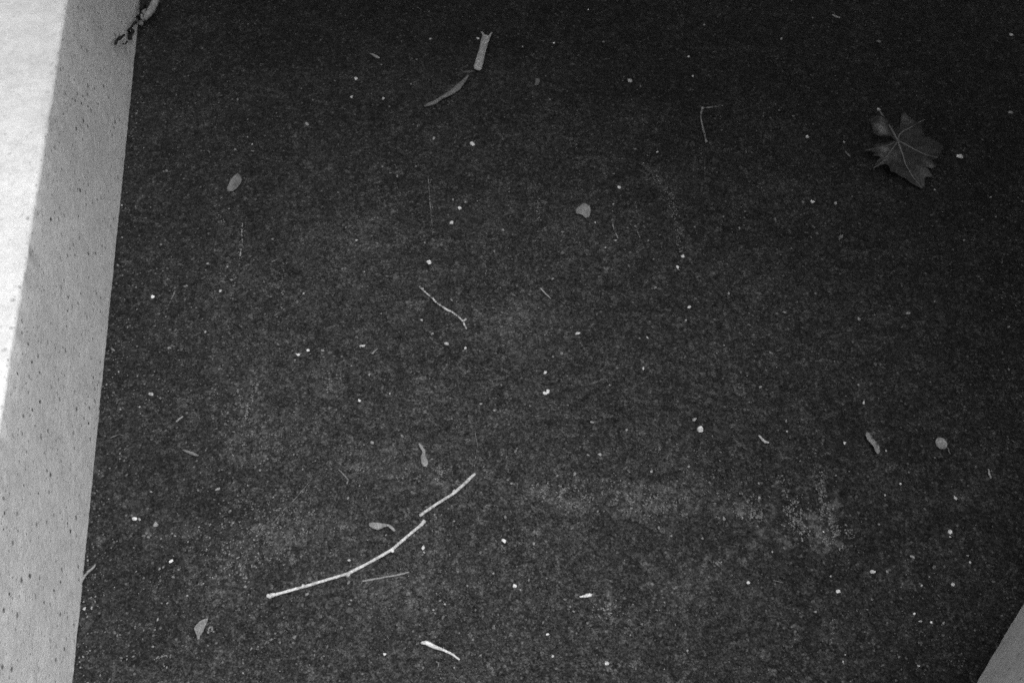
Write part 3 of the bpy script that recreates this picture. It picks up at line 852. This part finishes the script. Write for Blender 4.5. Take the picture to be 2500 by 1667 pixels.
LOOSE = '''970 431 3 .4;889 664 3 .5;826 471 3.5 .38;930 766 3.5 .42;1106 488 3 .42;1136 494 3.4 .5;1166 492 3 .42;1037 593 2.6 .42;1055 815 4 .45;1102 732 3 .4;870 587 3.6 .66;741 717 3.1 .62;1029 782 4.2 .56;
1059 339 4.4 .42;1051 96 3 .45;1167 95 4 .5;980 102 2.6 .35;1021 308 4.5 .3;1015 407 3.4 .36;783 99 3 .28;1004 206 3 .32;763 245 3.4 .3;1017 146 3 .28;
1352 106 3.5 .62;1436 25 3 .48;1276 115 3 .36;1473 104 4 .32;1681 139 3.4 .5;1691 187 3 .5;1605 372 3 .5;1564 211 2.5 .34;1342 244 3 .3;
1719 62 3 .38;1907 96 4 .32;1881 289 3.4 .3;1864 284 3 .32;1937 284 4 .28;2061 348 3 .32;2023 67 3 .28;1984 45 3 .28;1902 270 3 .28;1762 319 2.6 .3;
2145 103 5 .28;2467 276 6 .26;616 353 3 .48;574 366 4 .4;618 370 4 .36;580 244 3 .36;333 278 3 .38;606 60 3 .3;647 332 3 .3;628 214 3 .28;407 418 4 .46;
298 502 3.4 .6;298 580 2.5 .5;538 711 4 .72;566 684 4.4 .52;507 644 3 .58;393 598 3.4 .48;456 698 3.4 .48;555 652 2.6 .56;501 811 3.5 .58;288 648 3 .45;489 458 4 .36;442 428 3 .38;559 510 2.5 .45;666 585 4 .4;661 725 3.4 .4;409 682 3 .4;409 656 3 .38;645 689 2.5 .45;379 796 3 .42;318 796 3 .38;
1497 499 3 .46;1453 544 2.6 .54;1503 587 2.6 .62;1478 605 3 .52;1349 681 4 .48;1373 618 5 .34;1600 703 3 .46;1674 782 3.2 .46;1228 563 4 .42;1373 567 3 .42;1596 634 3.4 .36;1207 614 3 .42;1498 425 3 .36;1535 650 4.5 .33;
2040 497 4 .5;1892 536 3.6 .32;1805 557 3.4 .34;1779 717 3.4 .5;1990 717 3 .36;1915 763 4 .44;1927 780 3 .34;1829 794 3.4 .36;1828 765 3 .34;1838 771 3 .34;1896 766 5 .28;1766 529 2.5 .34;1817 532 2.5 .34;1960 494 3.4 .3;1995 571 3.4 .3;
2281 464 3 .36;2418 482 3 .3;2431 530 2.6 .32;2353 587 3 .28;2281 737 4 .36;2216 765 4.4 .36;2096 779 4.6 .36;2202 799 4 .25;2080 480 2.5 .28;
414 850 4.6 .54;392 973 4 .44;341 994 3.4 .62;370 1201 3.4 .56;605 1185 2.6 .55;635 1149 4 .5;679 841 3.4 .44;556 1008 3 .44;276 854 4 .4;484 1197 3.2 .44;
788 857 4 .52;1136 850 3.5 .62;1058 849 2.6 .45;952 961 3.1 .58;901 915 4.4 .48;858 894 2.6 .48;909 1081 4 .54;981 1065 4 .48;834 1088 3 .46;897 1141 4.6 .45;717 1110 3 .46;1174 986 3 .48;878 1186 2.8 .48;850 1216 4.4 .54;
1570 900 3.6 .72;1488 941 3 .52;1371 864 4.4 .46;1294 991 4 .46;1206 1002 3.4 .52;1446 1031 3.4 .58;1529 1050 4 .52;1464 1110 4.5 .66;1436 1111 3 .48;1259 1102 4.4 .48;1681 1139 4 .6;1590 1152 4.4 .56;1403 1157 4.2 .5;1695 1024 4.4 .46;1580 824 3.4 .52;1224 940 3 .46;1248 1180 4 .5;1239 1172 3 .46;1330 818 3 .48;1385 918 2.6 .48;1561 826 3 .44;
1750 863 3.4 .44;1880 861 3.4 .44;1856 945 3.4 .44;1919 1028 3 .44;1921 1053 2.6 .5;1767 843 3 .4;1852 1180 4.2 .46;1853 1216 4.4 .46;2095 940 4 .38;1759 1104 3 .4;1758 1125 3.4 .42;
2137 890 4.6 .26;2108 983 3 .48;2163 1100 3 .52;2198 1181 3.1 .54;2160 1209 3.6 .54;2462 902 3.4 .3;2041 1161 3 .4;2073 1151 3 .38;
341 1268 3.5 .68;359 1302 4.4 .5;363 1311 4 .5;353 1308 3.4 .44;428 1308 3 .58;393 1315 3 .46;389 1389 3.8 .52;399 1384 3 .44;424 1409 4 .44;224 1483 3.2 .58;385 1512 3 .56;374 1578 3.5 .62;330 1529 3 .48;378 1537 3 .46;409 1472 2.6 .56;395 1472 3 .46;601 1411 4.4 .58;599 1432 4.6 .44;677 1364 3 .56;614 1583 3.5 .5;542 1279 2.6 .5;560 1353 2.5 .48;548 1387 3 .44;481 1264 3.4 .4;579 1397 4.6 .38;245 1648 3 .45;
1108 1272 3.5 .56;852 1368 3.8 .66;898 1318 2.6 .56;1035 1348 3 .52;1031 1354 3 .48;1098 1353 2.6 .46;851 1422 4 .48;749 1450 4 .52;857 1465 3.4 .52;853 1475 4 .48;1086 1475 3.5 .56;1058 1489 3.5 .56;1040 1492 3 .48;1161 1489 3 .5;942 1306 2.6 .5;1155 1562 4 .48;1033 1630 4 .48;1008 1540 3 .44;1082 1507 4 .4;1011 1422 4.6 .42;723 1620 3 .44;
1270 1439 3.1 .56;1204 1400 4.4 .56;1608 1288 4 .5;1639 1308 3 .52;1333 1322 5 .44;1303 1327 3.6 .46;1233 1262 4.6 .48;1400 1492 3.4 .56;1392 1481 3 .48;1334 1412 3.4 .44;1291 1416 3.4 .44;1539 1550 3 .48;1525 1545 3 .44;1567 1523 3.4 .46;1622 1633 3 .46;1678 1588 3.6 .44;1645 1437 2.6 .48;1622 1470 2.6 .48;1434 1521 4 .42;1441 1526 3.4 .42;1379 1463 4 .44;1206 1533 5 .44;1604 1489 3 .42;
2010 1298 3.2 .74;2028 1407 3.1 .54;1990 1493 3.5 .54;1767 1266 4 .52;1750 1376 5 .4;1715 1314 3 .42;1812 1264 3 .46;1885 1347 3 .46;2063 1598 3 .54;2058 1615 3 .46;1848 1263 4.6 .4;1892 1426 2.6 .42;1940 1560 3 .4;
2319 1310 3 .5;2226 1359 4.6 .4;2166 1395 4.4 .4;2368 1373 4 .54;2362 1356 2.6 .42;2268 1408 3 .46;2250 1429 3.1 .54;2232 1498 4 .68;2247 1516 4 .46;2274 1519 3.5 .68;2303 1520 3 .4;2242 1625 3 .46;2146 1280 4 .36;2379 1538 2.6 .36'''
def place_chip(x, y, r, b, st, ang, name, label, cat, group, i):
    k = mpp(x, y)
    o = obj(name, PEB[i % len(PEB)], loc=at(x, y, -r * k * .12))
    o.rotation_euler = (0, 0, math.radians(ang))
    o.scale = (r * k * st, r * k, r * k * .62)
    g = grey(b, x, y)
    colour(o, min(.94, g * 1.12))
    return tag(o, label, cat, group)
for i, (x, y, r, b, st, ang, name, label) in enumerate(NAMED):
    place_chip(x, y, r * 1.1, b, st, ang, name, label, 'pebble' if name == 'pebble' else 'stone chip', None, i)
# each small grain is told apart by the nearest larger thing, the side of it and its rank on that side
MARKS = [(855, 1395, 'long curved twig'), (1095, 1212, 'short knotted twig'), (945, 1408, 'thin grey straw'), (1070, 1582, 'bright white curved stem'), (1080, 748, 'slim speckled twig'),
         (215, 1400, 'wall foot twig'), (1332, 717, 'fine pale needle'), (1717, 305, 'dim beaded stem'), (588, 590, 'upright left straw'), (1505, 565, 'two faint slanting straws'),
         (466, 1105, 'spindle shaped husk'), (915, 137, 'dim pointed husk'), (1864, 1072, 'small thick ended stick'), (1430, 1454, 'white teardrop husk'), (2195, 350, 'lobed maple leaf'),
         (572, 445, 'small oval leaf'), (1425, 512, 'leaf with a bite'), (489, 1535, 'folded half leaf'), (2131, 1081, 'narrow bent leaf'), (2297, 1082, 'round disc'), (925, 1281, 'sideways club seed'),
         (1035, 1110, 'upright club seed'), (1178, 125, 'pale forked stub'), (1090, 225, 'bark strip'), (1709, 1048, 'brightest white pebble'), (1231, 1321, 'angular white pebble'),
         (1334, 958, 'touching pair of chips'), (740, 861, 'left pair of grains'), (2319, 1299, 'upright white pebble'), (328, 1266, 'oblong white wall pebble'), (2130, 1395, 'flat lower right chip'),
         (1480, 1619, 'rough bottom pebble'), (1982, 494, 'small bright oval pebble'), (373, 725, 'white pebble beside wall'), (1660, 640, 'right pair of grains'), (1826, 1422, 'solitary lower right grain')]
SIDES = ['right', 'upper right', 'upper side', 'upper left', 'left', 'lower left', 'lower side', 'lower right']
RANKS = ['nearest', 'second', 'third', 'fourth', 'fifth', 'sixth', 'seventh', 'eighth', 'ninth', 'tenth']
GRAINS = [tuple(map(float, q.split())) for q in LOOSE.replace('\n', '').split(';') if q.strip()]
def side_of(g, m): return int(round(math.atan2(m[1] - g[1], g[0] - m[0]) / (math.pi / 4))) % 8
def far(g, m): return math.hypot(g[0] - m[0], g[1] - m[1])
rn = random.Random(11)
for i, g in enumerate(GRAINS):
    x, y, r, b = g
    bright = b >= .5
    m = min(MARKS, key=lambda q: far(g, q))
    sd_ = side_of(g, m)
    rank = sum(1 for h in GRAINS if side_of(h, m) == sd_ and far(h, m) < far(g, m))
    sn = SIDES[sd_] if 'side' in SIDES[sd_] else SIDES[sd_] + ' side'
    label = 'tiny %s, %s on the %s of the %s' % ('pale grit grain' if bright else 'dull grit crumb', RANKS[min(rank, 9)], sn, m[2])
    place_chip(x, y, r * rn.uniform(.8, 1.0), b * rn.uniform(.85, 1.02), rn.uniform(1, 2.0), rn.uniform(0, 180), 'grit_grain', label, 'grit',
               'pale grit grains scattered on the asphalt' if bright else 'dull grit crumbs scattered on the asphalt', i)

# ------------------------------------------------------------------ the finest grit: nobody could count it
STREAKS = [([(590, 545), (591, 592), (584, 640), (570, 690), (565, 730)], 3, 1.0), ([(1307, 450), (1312, 490), (1318, 540)], 3, .7), ([(1408, 545), (1404, 605)], 3, .6), ([(1492, 500), (1497, 545), (1511, 600)], 2.5, .7),
           ([(1552, 470), (1556, 550), (1565, 590)], 2, .5), ([(1565, 395), (1605, 430), (1635, 480), (1652, 550), (1664, 605)], 6, 1.2), ([(530, 460), (540, 560)], 4, .5), ([(690, 640), (690, 790)], 3, .5),
           ([(970, 420), (968, 600)], 3, .4), ([(462, 1440), (527, 1405), (602, 1343), (655, 1300)], 3, .6), ([(628, 1584), (666, 1558)], 3, .8), ([(377, 1607), (411, 1598)], 3, .8), ([(628, 918), (626, 950), (602, 993), (599, 1030)], 3, 1.0),
           ([(580, 950), (596, 1003)], 2.5, .9), ([(2004, 1140), (2010, 1260)], 5, 1.2), ([(2034, 1510), (2028, 1574)], 3, .5), ([(1400, 330), (1420, 470)], 3, .35), ([(1240, 440), (1248, 560)], 3, .5), ([(1180, 600), (1188, 700)], 3, .4),
           ([(1900, 1150), (1925, 1250), (1960, 1310)], 6, .9), ([(840, 560), (930, 530)], 5, .6), ([(1050, 430), (1056, 590)], 2.5, .5), ([(1710, 360), (1730, 470)], 3, .3), ([(1820, 430), (1870, 470)], 3, .4), ([(1760, 340), (1840, 380)], 6, .3)]
def fine_grit():
    rn = random.Random(21)
    V, Fc, C = [], [], []
    def grain(x, y, s, g):
        p = at(x, y)
        k = rn.uniform(.6, 1.7); a = rn.uniform(0, 3.14)
        ux, uy = math.cos(a) * s * k, math.sin(a) * s * k
        wx, wy = -math.sin(a) * s, math.cos(a) * s
        o = len(V); j = lambda: rn.uniform(.6, 1.25)
        V.extend([(p.x + ux * j(), p.y + uy * j(), 0), (p.x + wx * j(), p.y + wy * j(), 0), (p.x - ux * j(), p.y - uy * j(), 0), (p.x - wx * j(), p.y - wy * j(), 0),
                  (p.x + rn.uniform(-.3, .3) * s, p.y + rn.uniform(-.3, .3) * s, s * rn.uniform(.5, 1.0))])
        Fc.extend([(o, o + 1, o + 4), (o + 1, o + 2, o + 4), (o + 2, o + 3, o + 4), (o + 3, o, o + 4)])
        C.extend([g] * 5)
    wall_x = lambda y: 341 - .1 * (y - 12)
    n = 0
    while n < 24000:
        x, y = rn.uniform(-60, 2560), rn.uniform(-60, 1730)
        if x < wall_x(y) + 8: continue
        drift = .30 + .75 * noise.noise(Vector((x * .003, y * .003, 7))) + .55 * noise.noise(Vector((x * .013, y * .013, 2))) + .35 * noise.noise(Vector((x * .05, y * .05, 4)))
        if rn.random() > max(.10, drift): continue
        g = min(.45, .05 + rn.expovariate(1 / .07))
        s = .0006 + rn.expovariate(1 / .0004)
        grain(x, y, min(s, .0026), g); n += 1
    for (x, y, a, w, ang, st) in STAINS:
        th = math.radians(ang)
        for _ in range(int(a * w * .30 * st)):
            u, v = rn.gauss(0, .6) * a, rn.gauss(0, .6) * w
            px, py = x + u * math.cos(th) + v * math.sin(th), y - u * math.sin(th) + v * math.cos(th)
            if noise.noise(Vector((px * .045, py * .045, 3))) + .7 * noise.noise(Vector((px * .12, py * .12, 5))) < .08: continue
            grain(px, py, rn.uniform(.0006, .0018), rn.uniform(.10, .40) * (.45 + .6 * st))
    # drag marks: faint trails of rubbed-off dust
    for pts, wd, dn in STREAKS:
        for (x0, y0), (x1, y1) in zip(pts, pts[1:]):
            L = math.hypot(x1 - x0, y1 - y0)
            for _ in range(int(L * dn)):
                f = rn.random()
                px, py = x0 + (x1 - x0) * f + rn.gauss(0, wd), y0 + (y1 - y0) * f + rn.gauss(0, wd * .6)
                if noise.noise(Vector((px * .07, py * .07, 6))) < -.1: continue
                grain(px, py, rn.uniform(.0006, .0015), rn.uniform(.12, .42))
    for _ in range(260):                                   # grit swept against the foot of the wall
        y = rn.uniform(0, 1667)
        grain(wall_x(y) + 6 + rn.expovariate(1 / 30), y, rn.uniform(.0007, .002), rn.uniform(.08, .35))
    me = bpy.data.meshes.new('fine_grit')
    me.from_pydata(V, [], Fc)
    at_ = me.color_attributes.new('grain', 'FLOAT_COLOR', 'POINT')
    at_.data.foreach_set('color', [c for g in C for c in (g, g, g, 1)])
    m, nn, ll, b = new_mat('grit_mix')
    ca = nn.new('ShaderNodeVertexColor'); ca.layer_name = 'grain'
    ll.new(ca.outputs[0], b.inputs['Base Color'])
    o = obj('fine_grit', me, m)
    o['kind'] = 'stuff'
    tag(o, 'fine pale grit and dust grains strewn over the dark asphalt', 'grit')
fine_grit()
